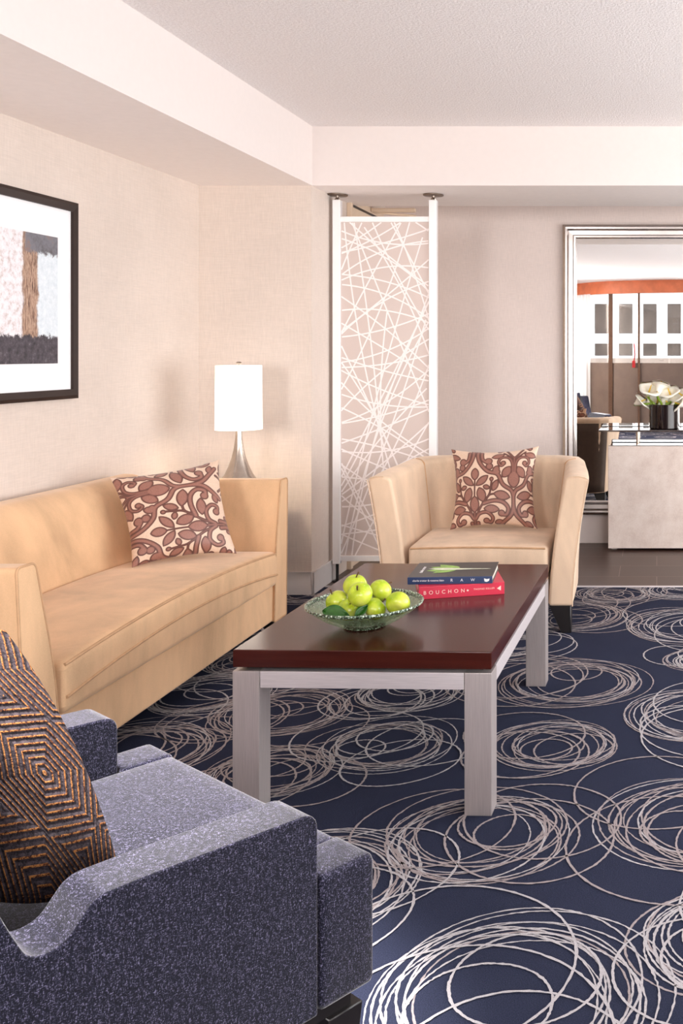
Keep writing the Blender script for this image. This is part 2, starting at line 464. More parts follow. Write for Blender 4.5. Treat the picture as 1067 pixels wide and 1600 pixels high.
def cushion_box(x0, x1, y0, y1, z0, z1, r=0.03, crown=0.02, nx=24, ny=24, arch=0.0):
    """soft seat cushion: rounded edges, top bulged by crown"""
    mb = MB(); cx, cy, cz = (x0 + x1) / 2, (y0 + y1) / 2, (z0 + z1) / 2
    hx, hy, hz = (x1 - x0) / 2, (y1 - y0) / 2, (z1 - z0) / 2
    def axis(n, h):
        inner = [-h + r + (2 * h - 2 * r) * i / n for i in range(n + 1)]
        edge = [r * (1 - math.cos(PI / 2 * k / 4)) for k in range(4)]
        return [-h + e for e in edge] + inner + [h - e for e in reversed(edge)]
    xs, ys = axis(nx, hx), axis(ny, hy)
    def P(x, y, sgn):
        qx = min(max(x, -hx + r), hx - r); qy = min(max(y, -hy + r), hy - r)
        d = math.hypot(x - qx, y - qy)
        dd = min(d, r)
        if d > r: x, y = qx + (x - qx) * r / d, qy + (y - qy) * r / d
        z = hz - r + math.sqrt(max(0, r * r - dd * dd))
        bul = (1 - (x / hx) ** 2) * (1 - (y / hy) ** 2)
        return (cx + x, cy + y, cz + sgn * z + (crown * max(0, bul) ** 0.6 + arch * (1 - (y / hy) ** 2) if sgn > 0 else 0))
    W = len(ys)
    top = [P(x, y, 1) for x in xs for y in ys]; bot = [P(x, y, -1) for x in xs for y in ys]
    N = len(top); fs = []
    for i in range(len(xs) - 1):
        for j in range(W - 1):
            a, b, c, d = i * W + j, (i + 1) * W + j, (i + 1) * W + j + 1, i * W + j + 1
            fs.append((a, b, c, d)); fs.append((N + a, N + d, N + c, N + b))
    ring = [j for j in range(W)] + [i * W + W - 1 for i in range(1, len(xs))] + [(len(xs) - 1) * W + j for j in range(W - 2, -1, -1)] + [i * W for i in range(len(xs) - 2, 0, -1)]
    for k in range(len(ring)):
        a, b = ring[k], ring[(k + 1) % len(ring)]
        fs.append((a, b, N + b, N + a))
    mb.add(top + bot, fs)
    return mb

# scroll motif of the damask pillows, in the pixel frame of a 795 x 720 field, mirrored about two upright axes
def seg_d(px, py, ax, ay, bx, by):
    dx, dy = bx - ax, by - ay
    h = np.clip(((px - ax) * dx + (py - ay) * dy) / (dx * dx + dy * dy + 1e-9), 0, 1)
    return np.hypot(px - ax - h * dx, py - ay - h * dy)
def catmull(P, n=8):
    P = [np.array(p, float) for p in P]; Q = [P[0]] + P + [P[-1]]; out = []
    for i in range(1, len(Q) - 2):
        for k in range(n):
            t_ = k / n
            a, b, c, d = Q[i - 1], Q[i], Q[i + 1], Q[i + 2]
            out.append(0.5 * (2 * b + (c - a) * t_ + (2 * a - 5 * b + 4 * c - d) * t_ ** 2 + (3 * b - a - 3 * c + d) * t_ ** 3))
    out.append(P[-1]); return out
LEAVES = [((385, 285), (385, 398), 38), ((395, 445), (508, 358), 33), ((425, 460), (470, 588), 42), ((385, 532), (385, 680), 44),
          ((468, 645), (612, 656), 38), ((556, 515), (708, 552), 40), ((548, 497), (594, 398), 30), ((460, 450), (525, 470), 22),
          ((737, 315), (737, 472), 56), ((635, 380), (708, 278), 40), ((560, 350), (592, 268), 32), ((530, 185), (650, 150), 30),
          ((640, 760), (560, 790), 26)]
STROKES = [([(737, 540), (715, 490), (640, 440), (590, 350), (500, 320), (430, 240), (405, 150), (412, 60)], 19),
           ([(737, 520), (737, 620), (715, 700), (650, 770), (600, 820)], 20), ([(737, 190), (737, 330)], 13),
           ([(725, 330), (718, 240), (680, 190), (620, 190), (595, 235), (620, 270), (648, 250)], 14),
           ([(440, 120), (450, 200), (490, 235)], 18), ([(470, 600), (560, 578), (640, 590), (688, 640), (672, 700), (630, 700)], 19),
           ([(395, 740), (430, 690), (500, 680), (548, 730), (530, 780), (490, 770)], 17), ([(385, 680), (385, 820)], 13),
           ([(470, 590), (430, 650), (395, 730)], 10), ([(540, 400), (532, 460), (520, 520), (470, 590)], 8), ([(385, 398), (385, 532)], 6),
           ([(665, 100), (700, 150), (735, 200)], 10), ([(640, 130), (690, 175), (730, 230)], 8), ([(580, 520), (520, 530), (480, 590)], 8)]
DOTS = [(538, 392, 19), (505, 222, 36), (515, 275, 33), (628, 690, 32), (490, 762, 30), (638, 245, 24), (590, 330, 26)]
def scroll_field(ix, iy):
    d0 = np.full(ix.shape, 1e9)
    x = np.abs(ix - 385.0) % 704.0
    x = np.where(x > 352, 704 - x, x) + 385.0
    y0 = (iy - 80.0) % 720.0 + 80.0
    for off in (-720, 0, 720):
        y = y0 + off
        for (a, b, w) in LEAVES:
            a = np.array(a, float); b = np.array(b, float)
            L = np.linalg.norm(b - a) / 2; c = (a + b) / 2; u = (b - a) / (2 * L)
            lx = (x - c[0]) * u[0] + (y - c[1]) * u[1]; ly = np.abs(-(x - c[0]) * u[1] + (y - c[1]) * u[0])
            Rr = (L * L + w * w) / (2 * w)
            d0 = np.minimum(d0, np.hypot(lx, ly + Rr - w) - Rr)
        for (P, w) in STROKES:
            Q = catmull(P, 5)
            for k in range(len(Q) - 1):
                d0 = np.minimum(d0, seg_d(x, y, Q[k][0], Q[k][1], Q[k + 1][0], Q[k + 1][1]) - w)
        for (a, b, w) in DOTS:
            d0 = np.minimum(d0, np.hypot(x - a, y - b) - w)
    return d0 - 1.5
def knit_field(u, v):
    """nested elongated hexagons on a brick lattice; one unit = one yarn row"""
    w, h = 0.62, 0.56
    best = None
    for i in range(-3, 4):
        for j in range(-3, 4):
            cx, cy = 0.78 + i * w + (j % 2) * w / 2, 0.40 + j * h * 0.75
            ax, ay = np.abs(u - cx), np.abs(v - cy)
            d = np.maximum(ay * 1.0, ax * 0.86 + ay * 0.42)
            best = d if best is None else np.minimum(best, d)
    return best * 36.0
def pillow(name, corners, bulge, mat, attr, field, n=150, pinch=0.05, parent=None, loc=(0, 0, 0), backf=0.9):
    """corners bl, br, tr, tl seen from the front; front bulges along (br-bl)x(tl-bl)"""
    bl, br, tr, tl = [np.array(c, float) for c in corners]
    nrm = np.cross(br - bl, tl - bl); nrm /= np.linalg.norm(nrm)
    g = (1 - np.cos(np.linspace(0, PI, n + 1))) / 2 * 0.45 + np.linspace(0, 1, n + 1) * 0.55
    U, V = np.meshgrid(g, g, indexing='ij')
    a, b = 2 * U - 1, 2 * V - 1
    Up = U - pinch * a * (1 - b * b) * np.abs(a) ** 3 * 0.9
    Vp = V - pinch * b * (1 - a * a) * np.abs(b) ** 3 * 0.9
    P = (bl[None, None] * ((1 - Up) * (1 - Vp))[..., None] + br * (Up * (1 - Vp))[..., None] + tr * (Up * Vp)[..., None] + tl * ((1 - Up) * Vp)[..., None])
    hgt = bulge * (np.clip((1 - a ** 2) * (1 - b ** 2), 0, 1)) ** 0.52 * (1 + 0.04 * np.sin(7 * a + 2 * b) * np.cos(5 * b))
    front = P + nrm * (hgt + 0.002 * 0)[..., None]; back = P - nrm * (hgt * backf)[..., None]
    m = n + 1; N = m * m
    verts = np.concatenate([front.reshape(-1, 3), back.reshape(-1, 3)])
    idx = np.arange(N).reshape(m, m)
    q = np.stack([idx[:-1, :-1], idx[1:, :-1], idx[1:, 1:], idx[:-1, 1:]], -1).reshape(-1, 4)
    qb = q[:, ::-1] + N
    me = bpy.data.meshes.new(name)
    me.from_pydata(verts.tolist(), [], np.concatenate([q, qb]).tolist())
    val = field(U, V).reshape(-1)
    at = me.attributes.new(attr, 'FLOAT', 'POINT')
    at.data.foreach_set('value', np.concatenate([val, val]).astype(np.float32))
    bm = bmesh.new(); bm.from_mesh(me)
    bmesh.ops.remove_doubles(bm, verts=bm.verts, dist=1e-5)
    bm.to_mesh(me); bm.free()
    me.polygons.foreach_set('use_smooth', [True] * len(me.polygons))
    me.materials.append(MATS[mat])
    o = bpy.data.objects.new(name, me); COL.objects.link(o); o.location = loc
    if parent: o.parent = parent
    return o

def px(x, y, Y=None, z=None):
    """point of the place seen at a spot of the photograph, by its depth or its height"""
    if Y is None: Y = (EYE - z) * F / (y - CY)
    return Vector(((x - CX) / F * Y, Y, EYE - (y - CY) / F * Y))

# ------------------------------------------------------------------ room shell
XL, YB, ZS, ZC = -2.565, 7.07, 2.29, 2.622             # left wall, back wall, soffit height, ceiling height
XC, YC, YB2 = -1.935, 5.56, 6.335                      # pier corner and the far edge of the dropped beam
YR, XR = -4.4, 3.06
struct(MB().box(XL - 0.15, XL, YR, YC + 0.2, 0, ZC + 0.1).build('wall_left', 'wallpaper', smooth=False))
struct(MB().box(XL - 0.15, XC, YC, YB + 0.15, 0, ZC + 0.1).build('wall_pier', 'wallpaper', smooth=False))
struct(MB().box(XC, XR + 0.2, YB, YB + 0.15, 0, ZC + 0.1).build('wall_back', 'wallpaper_far', smooth=False))
o = struct(MB().box(-1.93, XR + 0.2, YR, YC, ZC, ZC + 0.1).box(XC, XR + 0.2, YB2, YB, ZC, ZC + 0.1).build('ceiling', 'ceiling_stipple', smooth=False))
struct(MB().box(XL, -1.93, YR, YC, ZS, ZC + 0.1).build('ceiling_soffit', ['soffit_paint', 'white_paint'], smooth=False))
struct(MB().box(-1.935, XR, YC, YB2, ZS, ZC + 0.1).build('ceiling_beam', ['soffit_paint', 'white_paint'], smooth=False))
for nm in ('ceiling_soffit', 'ceiling_beam'):          # underside coloured lighter to stand in for bounce light, upright faces toned down
    for p in bpy.data.objects[nm].data.polygons:
        p.material_index = 1 if abs(p.normal.z) < 0.5 else 0
struct(MB().box(XL, XR, 5.735, YB, -0.06, 0.0).build('floor_tile', 'wood_tile', smooth=False))
bb = MB().box(XL, XC + 0.015, YC - 0.015, YC, 0, 0.125).box(XC, XC + 0.015, YC - 0.015, 5.99, 0, 0.125)
struct(bb.build('baseboard_pier', 'trim_paint', bevel=0.003, seg=2))
struct(MB().box(XL, XL + 0.015, YR, YC - 0.015, 0, 0.125).build('baseboard_left', 'trim_paint', bevel=0.003, seg=2))
struct(MB().box(XC, XR, YB - 0.016, YB, 0, 0.205).build('baseboard_back', 'white_paint', bevel=0.003, seg=2))
struct(MB().box(XC + 0.02, XR, 5.722, 5.742, -0.01, 0.006).build('trim_1', 'brushed_steel_rail', bevel=0.002, seg=2))
for (x, y, _p, _c) in DOWNLIGHTS:
    dl = thing('recessed_downlight', 'white ring of a recessed downlight in the ceiling above the navy chair', 'ceiling light', (x, y, ZC))
    MB().lathe([(.045, -.001), (.05, -.007), (.075, -.006), (.08, -.0005), (.045, -.0005), (.045, -.001)], n=40).build('trim_ring', 'white_metal', dl)
# right wall: low wall, head and piers around a long window
rw = MB().box(XR, XR + 0.15, YR, YB, 0, 0.15).box(XR, XR + 0.15, YR, YB, 2.5, ZC + 0.1)
rw.box(XR, XR + 0.15, YR, -0.5, 0.15, 2.5).box(XR, XR + 0.15, 5.7, YB, 0.15, 2.5)
struct(rw.build('wall_right', 'white_paint', smooth=False))
w = MB()
for y in (-0.5, 1.02, 2.55, 4.08, 5.64): w.box(XR + 0.06, XR + 0.11, y, y + 0.06, 0.15, 2.5)
w.box(XR + 0.06, XR + 0.11, -0.5, 5.7, 0.15, 0.2).box(XR + 0.06, XR + 0.11, -0.5, 5.7, 2.45, 2.5)
w2 = struct(w.build('window_2', 'white_paint', smooth=False))
MB().box(XR + 0.08, XR + 0.086, -0.45, 5.64, 0.2, 2.45).build('pane', 'window_glass', w2, smooth=False)

# carpet: navy ground with rings of looped yarn, one mesh
random.seed(7)
fl = MB().box(XL, XR, YR, 5.735, -0.06, 0.0)
def ring(cx, cy, r, w, mi, ecc=1.0, rot=0.0, n=150, z=0.0012):
    vs = []; fs = []
    k1, k2 = random.uniform(0, 6.28), random.uniform(0, 6.28)
    for k in range(n):
        a = 2 * PI * k / n
        rr = r * (1 + 0.018 * math.sin(2 * a + k1) + 0.01 * math.sin(3 * a + k2))
        jo, ji = random.gauss(0, .00075), random.gauss(0, .00075)
        for q in (rr - w / 2 + ji, rr + w / 2 + jo):
            x, y = q * math.cos(a), q * ecc * math.sin(a)
            vs.append((cx + x * math.cos(rot) - y * math.sin(rot), cy + x * math.sin(rot) + y * math.cos(rot), z))
    for k in range(n):
        a, b = 2 * k, 2 * ((k + 1) % n)
        fs.append((a, a + 1, b + 1, b))
    fl.add(vs, fs, mi)
def cluster(cx, cy, r, small=False, dense=9):
    if r > 1e-3:
        mi0 = random.choice((1, 1, 2))
        for k in range(dense):
            a = random.uniform(0, 2 * PI); d = random.uniform(0.05, 0.2) * r
            rr = r * random.uniform(0.72, 1.0)
            ring(cx + d * math.cos(a), cy + d * math.sin(a), rr * 0.92, random.uniform(0.004, 0.0058), mi0 if random.random() < 0.7 else 3 - mi0,
                 random.uniform(0.88, 1.05), random.uniform(0, PI), z=0.001 + 0.00012 * k)
        for k in range(3 if small else 2):
            a = random.uniform(0, 2 * PI); d = random.uniform(0.1, 0.35) * r
            ring(cx + d * math.cos(a), cy + d * math.sin(a), r * random.uniform(0.32, 0.6), 0.0065, mi0, random.uniform(0.9, 1.05), 0.4, z=0.0024 + 0.0001 * k)
        for k in range(3):
            a = random.uniform(0, 2 * PI); d = random.uniform(0.45, 0.8) * r
            ring(cx + d * math.cos(a), cy + d * math.sin(a), r * random.uniform(0.75, 0.95), 0.0065, mi0, random.uniform(0.85, 1.05), 0.9, z=0.0027 + 0.0001 * k)
SEEN = [(597, 1165, .255, 1), (868, 1163, .235, 1), (745, 1303, .285, 0), (800, 1560, .33, 0), (1100, 1285, .31, 0), (470, 1385, .30, 0),
        (1140, 1470, .24, 1), (1100, 1118, .32, 0), (890, 1063, .33, 0), (1095, 1032, .17, 1), (1080, 975, .37, 0), (895, 962, .30, 0),
        (445, 1112, .27, 1), (425, 1205, .22, 1), (330, 1082, .26, 0), (215, 1175, .3, 0), (640, 1082, .22, 1), (960, 928, .22, 1), (390, 1033, .2, 1),
        (790, 1010, .22, 1), (560, 1000, .3, 0), (500, 925, .3, 0), (1060, 922, .22, 1), (250, 1330, .3, 0)]
pts = []
for (x, y, r, sm) in SEEN:
    p = px(x, y, z=0.0); pts.append((p.x, p.y, r)); cluster(p.x, p.y, r, bool(sm), 11 if not sm else 9)
gy = YR + 0.3
row = 0
while gy < 5.6:                                        # the rest of the carpet carries the same rings
    gx = XL + 0.3 + (row % 2) * 0.3
    while gx < XR:
        x_, y_ = gx + random.uniform(-.08, .08), gy + random.uniform(-.08, .08)
        if all(math.hypot(x_ - a, y_ - b) > r + 0.22 for (a, b, r) in pts) and y_ < 5.4:
            cluster(x_, y_, random.choice((0.2, 0.26, 0.3)), False, 7)
        gx += 0.62
    gy += 0.56; row += 1
keep = []
for i, f in enumerate(fl.f):                           # trim the yarn at the carpet's edge
    if i < 6 or all(XL < fl.v[k][0] < XR and YR < fl.v[k][1] < 5.715 for k in f): keep.append(i)
fl.f = [fl.f[i] for i in keep]; fl.mi = [fl.mi[i] for i in keep]
struct(fl.build('floor', ['carpet_navy', 'carpet_yarn_white', 'carpet_yarn_tan'], smooth=False, recalc=False))

# cream door in the passage wall behind the screen
d1 = struct(MB().box(XC + 0.001, XC + 0.012, 6.22, 7.0, 0.0, 2.33).build('door_1', 'cream_door', bevel=0.002, seg=1))
MB().box(XC + 0.0125, XC + 0.016, 6.27, 6.85, 2.275, 2.29).build('top_gap', 'black_wood', d1, smooth=False)
MB().box(XC + 0.001, XC + 0.03, 6.19, 6.225, 0.0, 2.36).build('door_frame', 'cream_door', d1, bevel=0.003, seg=1)
a = MB().box(XC + 0.015, XC + 0.31, 6.66, 6.70, 2.30, 2.326).tube([(XC + 0.02, 6.72, 2.305), (XC + 0.3, 6.74, 2.282)], 0.009)
a.build('door_closer', 'cream_door', d1, bevel=0.003, seg=1)

# ------------------------------------------------------------------ rear of the room (seen in the mirror)
BOW = [(XL, -4.3), (-1.9, -4.3), (-1.46, -4.04), (-1.213, -3.72), (-.853, -3.40), (-.288, -3.16), (.45, -3.02), (1.5, -3.02), (2.3, -3.2), (XR, -3.6)]
def strip(pl, z0, z1, th, mi=0):
    mb = MB(); n = len(pl)
    vs = []
    for (x, y) in pl: vs += [(x, y, z0), (x, y, z1), (x, y - th, z0), (x, y - th, z1)]
    fs = []
    for i in range(n - 1):
        a, b = 4 * i, 4 * i + 4
        fs += [(a, b, b + 1, a + 1), (a + 2, a + 3, b + 3, b + 2), (a + 1, b + 1, b + 3, a + 3), (a, a + 2, b + 2, b)]
    fs += [(0, 1, 3, 2), (4 * n - 4, 4 * n - 2, 4 * n - 1, 4 * n - 3)]
    return mb.add(vs, fs, mi)
fine = [tuple(p) for p in catmull(BOW, 6)]
wl = [p for p in fine if p[0] <= -1.19]; wr = [p for p in fine if p[0] >= -1.22]
struct(strip([p for p in fine if p[0] <= -1.87], 0, 2.40, 0.12).build('wall_rear', 'white_paint'))
cu = MB(); cv = []; cf = []
cpl = [p for p in fine if -1.9 <= p[0] <= -1.13]
xs_ = np.linspace(-1.86, -1.19, 90)
for i, x in enumerate(xs_):
    y = float(np.interp(x, [p[0] for p in fine], [p[1] for p in fine])) + .05 + .02 * math.sin(i * .62)
    cv += [(x, y, .02), (x, y, 2.41)]
for i in range(89): cf.append((2 * i, 2 * i + 2, 2 * i + 3, 2 * i + 1))
tag(cu.add(cv, cf).build('sheer_curtain', 'sheer_fabric', recalc=False), 'white sheer curtain drawn to the end of the rear window, seen in the mirror', 'curtain')
struct(strip(fine, 2.40, ZC, 0.14).build('trim_2', 'copper_trim'))
w1 = struct(strip([(x, y - 0.03) for x, y in wr], 0.0, 1.18, 0.08).build('window_1', 'spandrel'))
strip([(x, y - 0.06) for x, y in wr], 1.18, 2.40, 0.006).build('pane', 'window_glass', w1)
def bow_y(x):
    for (a, b) in zip(fine, fine[1:]):
        if a[0] <= x <= b[0]: return a[1] + (b[1] - a[1]) * (x - a[0]) / (b[0] - a[0] + 1e-9)
    return -3.1
for (x, w_) in ((-.815, .075), (-.312, .04), (.62, .05), (1.5, .05), (2.3, .05)):
    y = bow_y(x)
    MB().box(x - w_ / 2, x + w_ / 2, y - 0.11, y + 0.015, 0.0, 2.40).build('mullion', 'mullion_bronze', w1, bevel=0.004, seg=1)
cord = thing('red_pull_cord', 'red pull cord with a tag hanging by the dark window mullion in the mirror', 'cord', (-.40, -3.0, 1.0))
MB().tube([(0, 0, 0.40), (0.015, 0, 0.2), (-0.01, 0, 0.06)], 0.011).build('cord', 'red_strap', cord)
MB().box(-0.035, 0.02, -0.012, 0.012, -0.02, 0.1).build('tag', 'red_strap', cord, bevel=0.008)
cord.location = (-.395, bow_y(-.395) + 0.02, 1.12)
# office block across the street
bl = thing('street_building', 'white banded office block with dark window bays across the street, seen in the mirror', 'building', (0, -26, 0))
MB().box(-30, 30, -6, 0, -12, 12).build('facade', 'facade_white', bl, smooth=False)
MB().box(-30, 30, 0.0, 0.06, -12, 1.15).build('lower_facade', 'facade_brown', bl, smooth=False)
for (z0, z1) in ((1.25, 1.75), (2.15, 3.35), (4.6, 5.8)):
    for k in range(-9, 10):
        x = -0.55 + k * 0.98
        MB().box(x, x + 0.55, -0.2, 0.04, z0, z1).build('window', 'facade_window', bl, smooth=False)

# ------------------------------------------------------------------ mirror and console on the back wall
mr = thing('wall_mirror', 'large wall mirror in a wide silver stepped frame behind the console', 'mirror', (0, YB, 0))
x0 = (880 - CX) / F * YB; x1 = 1.25; zt = EYE + (CY - 352) / F * YB; zb = EYE - (803 - CY) / F * YB
fw = 0.098
def molding(ax, a, b, c, inward):
    """ax 'h' runs along x at height c, 'v' runs along z at x=c; stepped profile with mitred ends"""
    prof = [(0.0, 0.0), (0.0, 0.036), (0.018, 0.046), (0.03, 0.044), (0.042, 0.026), (0.07, 0.022), (0.078, 0.034), (0.09, 0.034), (0.098, 0.012), (0.098, 0.0)]
    vs = []
    for (e, sg) in ((a, 1), (b, -1)):
        for (w_, d_) in prof:
            q = e + sg * w_
            vs.append((q, -d_, c + inward * w_) if ax == 'h' else (c + inward * w_, -d_, q))
    n = len(prof)
    fs = [(i, (i + 1) % n, n + (i + 1) % n, n + i) for i in range(n)] + [tuple(range(n)), tuple(range(2 * n - 1, n - 1, -1))]
    return MB().add(vs, fs)
for args in (('h', x0, x1, zt, -1), ('h', x0, x1, zb, 1), ('v', zb, zt, x0, 1), ('v', zb, zt, x1, -1)):
    molding(*args).build('frame_rail', 'silver_frame', mr, angle=25)
MB().box(x0 + fw - 0.01, x1 - fw + 0.01, -0.012, -0.004, zb + fw - 0.01, zt - fw + 0.01).build('mirror_glass', 'mirror_glass', mr, smooth=False)

YS = 6.78
cs = thing('console_table', 'pale stone fronted console table with a thin dark glass top', 'console table', (0, YS, 0))
cx0, cx1 = (950 - CX) / F * YS, 0.95
z0 = EYE - (857 - CY) / F * YS; z1 = EYE - (697 - CY) / F * YS
MB().box(cx0, cx1, 0, 0.05, max(z0, 0.0), z1).build('stone_panel', 'stone_slab', cs, bevel=0.004, seg=2)
MB().box(cx0 + 0.01, cx1 - 0.01, 0.05, 0.235, z1 - 0.05, z1).build('shelf', 'polished_top', cs, bevel=0.003, seg=2)
MB().box(cx0 + 0.02, cx0 + 0.06, 0.055, 0.23, 0.0, z1 - 0.05).build('side_panel', 'stone_slab', cs, bevel=0.003, seg=2)
MB().box(cx1 - 0.06, cx1 - 0.02, 0.055, 0.23, 0.0, z1 - 0.05).build('side_panel', 'stone_slab', cs, bevel=0.003, seg=2)
zg = EYE - (672 - CY) / F * (YS - 0.06)
MB().box(cx0 - 0.06, cx1 + 0.06, -0.06, 0.235, zg - 0.012, zg).build('glass_top', 'smoked_glass_top', cs, bevel=0.002, seg=2)
for x in (cx0 + 0.2, cx0 + 0.62, cx1 - 0.1):
    MB().lathe([(0.011, z1), (0.011, zg - 0.012)], (x, 0.1, 0), 16).build('standoff', 'satin_nickel', cs)

vx = (1038 - CX) / F * 6.87
vs_ = thing('flower_vase', 'round black glass vase of calla lilies on the console', 'vase', (vx, 6.87, zg))
MB().lathe([(0, 0), (0.1, 0), (0.107, 0.006), (0.107, 0.165), (0.1, 0.168), (0.098, 0.15), (0.098, 0.02), (0, 0.015)], n=40).build('vase_body', 'black_glass', vs_)
def calla(px_, py_, rot, tilt, sc, label):
    """one bloom at a spot above the vase"""
    Y = 6.87 + random.uniform(-.06, .05)
    p = px(px_, py_, Y=Y)
    th = thing('calla_lily', label, 'flower', p, 0.0, 'calla lilies in the black vase')
    M = Matrix.Rotation(rot, 3, 'Z') @ Matrix.Rotation(tilt + .3, 3, 'X')
    mb = MB(); vs = []; fs = []; nu, nv = 12, 32
    for i in range(nu + 1):
        t_ = i / nu
        for k in range(nv):
            a = 2 * PI * k / nv
            lip = 0.5 + 0.5 * math.cos(a)
            r = 0.009 + 0.05 * t_ ** 1.3 * (0.8 + 0.3 * lip) * (1 + 0.07 * math.sin(5 * a + rot) * t_ ** 3)
            z = -0.055 + 0.085 * t_ * (0.7 + 0.5 * lip) - 0.028 * t_ ** 5
            vs.append(M @ Vector((r * math.sin(a), -r * math.cos(a), z)) * sc)
    for i in range(nu):
        for k in range(nv):
            k2 = (k + 1) % nv
            fs.append((i * nv + k, i * nv + k2, (i + 1) * nv + k2, (i + 1) * nv + k))
    mb.add(vs, fs)
    o = mb.build('bloom', 'petal_white', th, recalc=False)
    md = o.modifiers.new('thickness', 'SOLIDIFY'); md.thickness = 0.0025
    base = M @ Vector((0, 0, -0.058)) * sc
    off = Vector((p.x - vx, p.y - 6.87, 0)); off = off.normalized() * min(off.length * .8, .075)
    rim = Vector((vx, 6.87, zg + .175)) + off - p
    end = Vector((vx, 6.87, zg + .05)) + off * .4 - p
    mid = base.lerp(rim, .4) + (M @ Vector((0, 0, -0.012))) * sc
    MB().tube([base, mid, rim, rim.lerp(end, .5), end], [0.0095, 0.009, 0.0085, 0.007, 0.006], 10).build('stem', 'stem_green', th)
    MB().tube([base, M @ Vector((0, 0, -0.02)) * sc, M @ Vector((0, 0, 0.02)) * sc], [0.004, 0.006, 0.003], 8).build('spadix', 'spadix_yellow', th)
random.seed(11)
for q in ((1016, 606, 0.3, 0.55, 1.47, 'tall open white calla lily at the upper left of the vase'),
          (1004, 626, 1.3, 0.85, 1.18, 'drooping white calla lily leaning furthest left over the vase rim'),
          (1027, 624, 0.0, 0.75, 1.30, 'white calla lily facing forward at the middle of the bunch'),
          (1045, 611, -0.4, 0.5, 1.36, 'white calla lily standing right of the tall one'),
          (1042, 628, -0.5, 0.8, 1.12, 'lower white calla lily right of the forward facing one'),
          (1062, 615, -0.9, 0.7, 1.30, 'white calla lily on the right side of the bunch'),
          (1058, 630, -1.1, 0.95, 1.12, 'white calla lily drooping over the right rim of the vase'),
          (1032, 602, 2.6, 0.5, 1.18, 'white calla lily at the back of the bunch, partly hidden')):
    calla(*q)

# ------------------------------------------------------------------ room divider screen
YD = 5.87
sx0, sx1 = (527 - CX) / F * YD, (677 - CX) / F * YD
scn = thing('room_divider', 'tall white framed divider screen with a frosted panel of crossing lines', 'screen', ((sx0 + sx1) / 2, YD, 0))
hw = (sx1 - sx0) / 2
zp0, zp1 = EYE - (880 - CY) / F * YD, EYE - (313 - CY) / F * YD
for s in (-1, 1):
    po = MB().box(s * hw - 0.0225, s * hw + 0.0225, -0.022, 0.022, zp0, zp1).build('post', 'white_metal', scn, bevel=0.003, seg=2)
    MB().box(s * hw - 0.024, s * hw - 0.0235 + 0.047, -0.003, 0.003, zp0 + 0.002, zp1 - 0.002).build('post_groove', 'brushed_steel', po, smooth=False)
    MB().lathe([(0.013, zp1), (0.016, zp1 + 0.008), (0.007, zp1 + 0.016), (0.007, ZS - 0.008)], (s * hw, 0, 0), 20).build('ceiling_pin', 'satin_nickel', po)
    MB().lathe([(0.057, ZS - 0.009), (0.06, ZS - 0.007), (0.06, ZS - 0.001), (0, ZS - 0.0005)], (s * hw, 0, 0), 36).build('ceiling_flange', 'bronze_metal', po)
    MB().lathe([(0.03, 0.0), (0.03, 0.006), (0.009, 0.01), (0.009, zp0)], (s * hw, 0, 0), 20).build('foot_rod', 'black_wood', po)
zr1, zr0 = EYE - (343 - CY) / F * YD, EYE - (872 - CY) / F * YD
MB().box(-hw + 0.0225, hw - 0.0225, -0.014, 0.014, zr1 - 0.016, zr1 + 0.016).build('top_rail', 'white_metal', scn, bevel=0.002, seg=2)
MB().box(-hw + 0.0225, hw - 0.0225, -0.014, 0.014, zr0 - 0.016, zr0 + 0.016).build('bottom_rail', 'white_metal', scn, bevel=0.002, seg=2)
pa = MB().box(-hw + 0.022, hw - 0.022, -0.004, 0.004, zr0 + 0.014, zr1 - 0.014).build('panel', 'screen_panel', scn, smooth=False)
random.seed(23)
ln = MB(); X0, X1, Z0, Z1 = -hw + 0.024, hw - 0.024, zr0 + 0.016, zr1 - 0.016
def inside(p): return X0 <= p[0] <= X1 and Z0 <= p[1] <= Z1
def arc_line(p, q, sag, k, w_=0.0085):
    p, q = Vector(p), Vector(q); d = (q - p); nrm = Vector((-d.y, d.x)).normalized()
    pts_ = []
    m = max(60, int(d.length / 0.006))
    for i in range(m + 1):
        t_ = i / m
        pts_.append(p.lerp(q, t_) + nrm * sag * 4 * t_ * (1 - t_))
    run = []
    for c in pts_ + [None]:
        if c is not None and inside(c): run.append(c)
        else:
            if len(run) > 1:
                vs = []; fs = []
                for i, c2 in enumerate(run):
                    dd = (run[min(i + 1, len(run) - 1)] - run[max(0, i - 1)]).normalized(); nn_ = Vector((-dd.y, dd.x)) * w_ / 2
                    for sgn in (-1, 1):
                        v = c2 + nn_ * sgn; vs.append((min(max(v.x, X0), X1), -0.0045 - 0.00001 * k, min(max(v.y, Z0), Z1)))
                for i in range(len(run) - 1): fs.append((2 * i, 2 * i + 1, 2 * i + 3, 2 * i + 2))
                ln.add(vs, fs)
            run = []
for k in range(44):                                    # long lines from side to side at many slopes
    z = Z0 - 0.1 + (Z1 - Z0 + 0.2) * (k + random.uniform(0.2, 0.8)) / 44
    dz = (1 if k % 2 else -1) * (0.08, 0.34, 0.22, 0.46, 0.15)[k % 5]
    arc_line((X0 - 0.02, z - dz / 2), (X1 + 0.02, z + dz / 2), random.uniform(-.05, .05), k)
xs_ = [X0 + (X1 - X0) * ((k * 7) % 24 + .5) / 24 for k in range(24)]
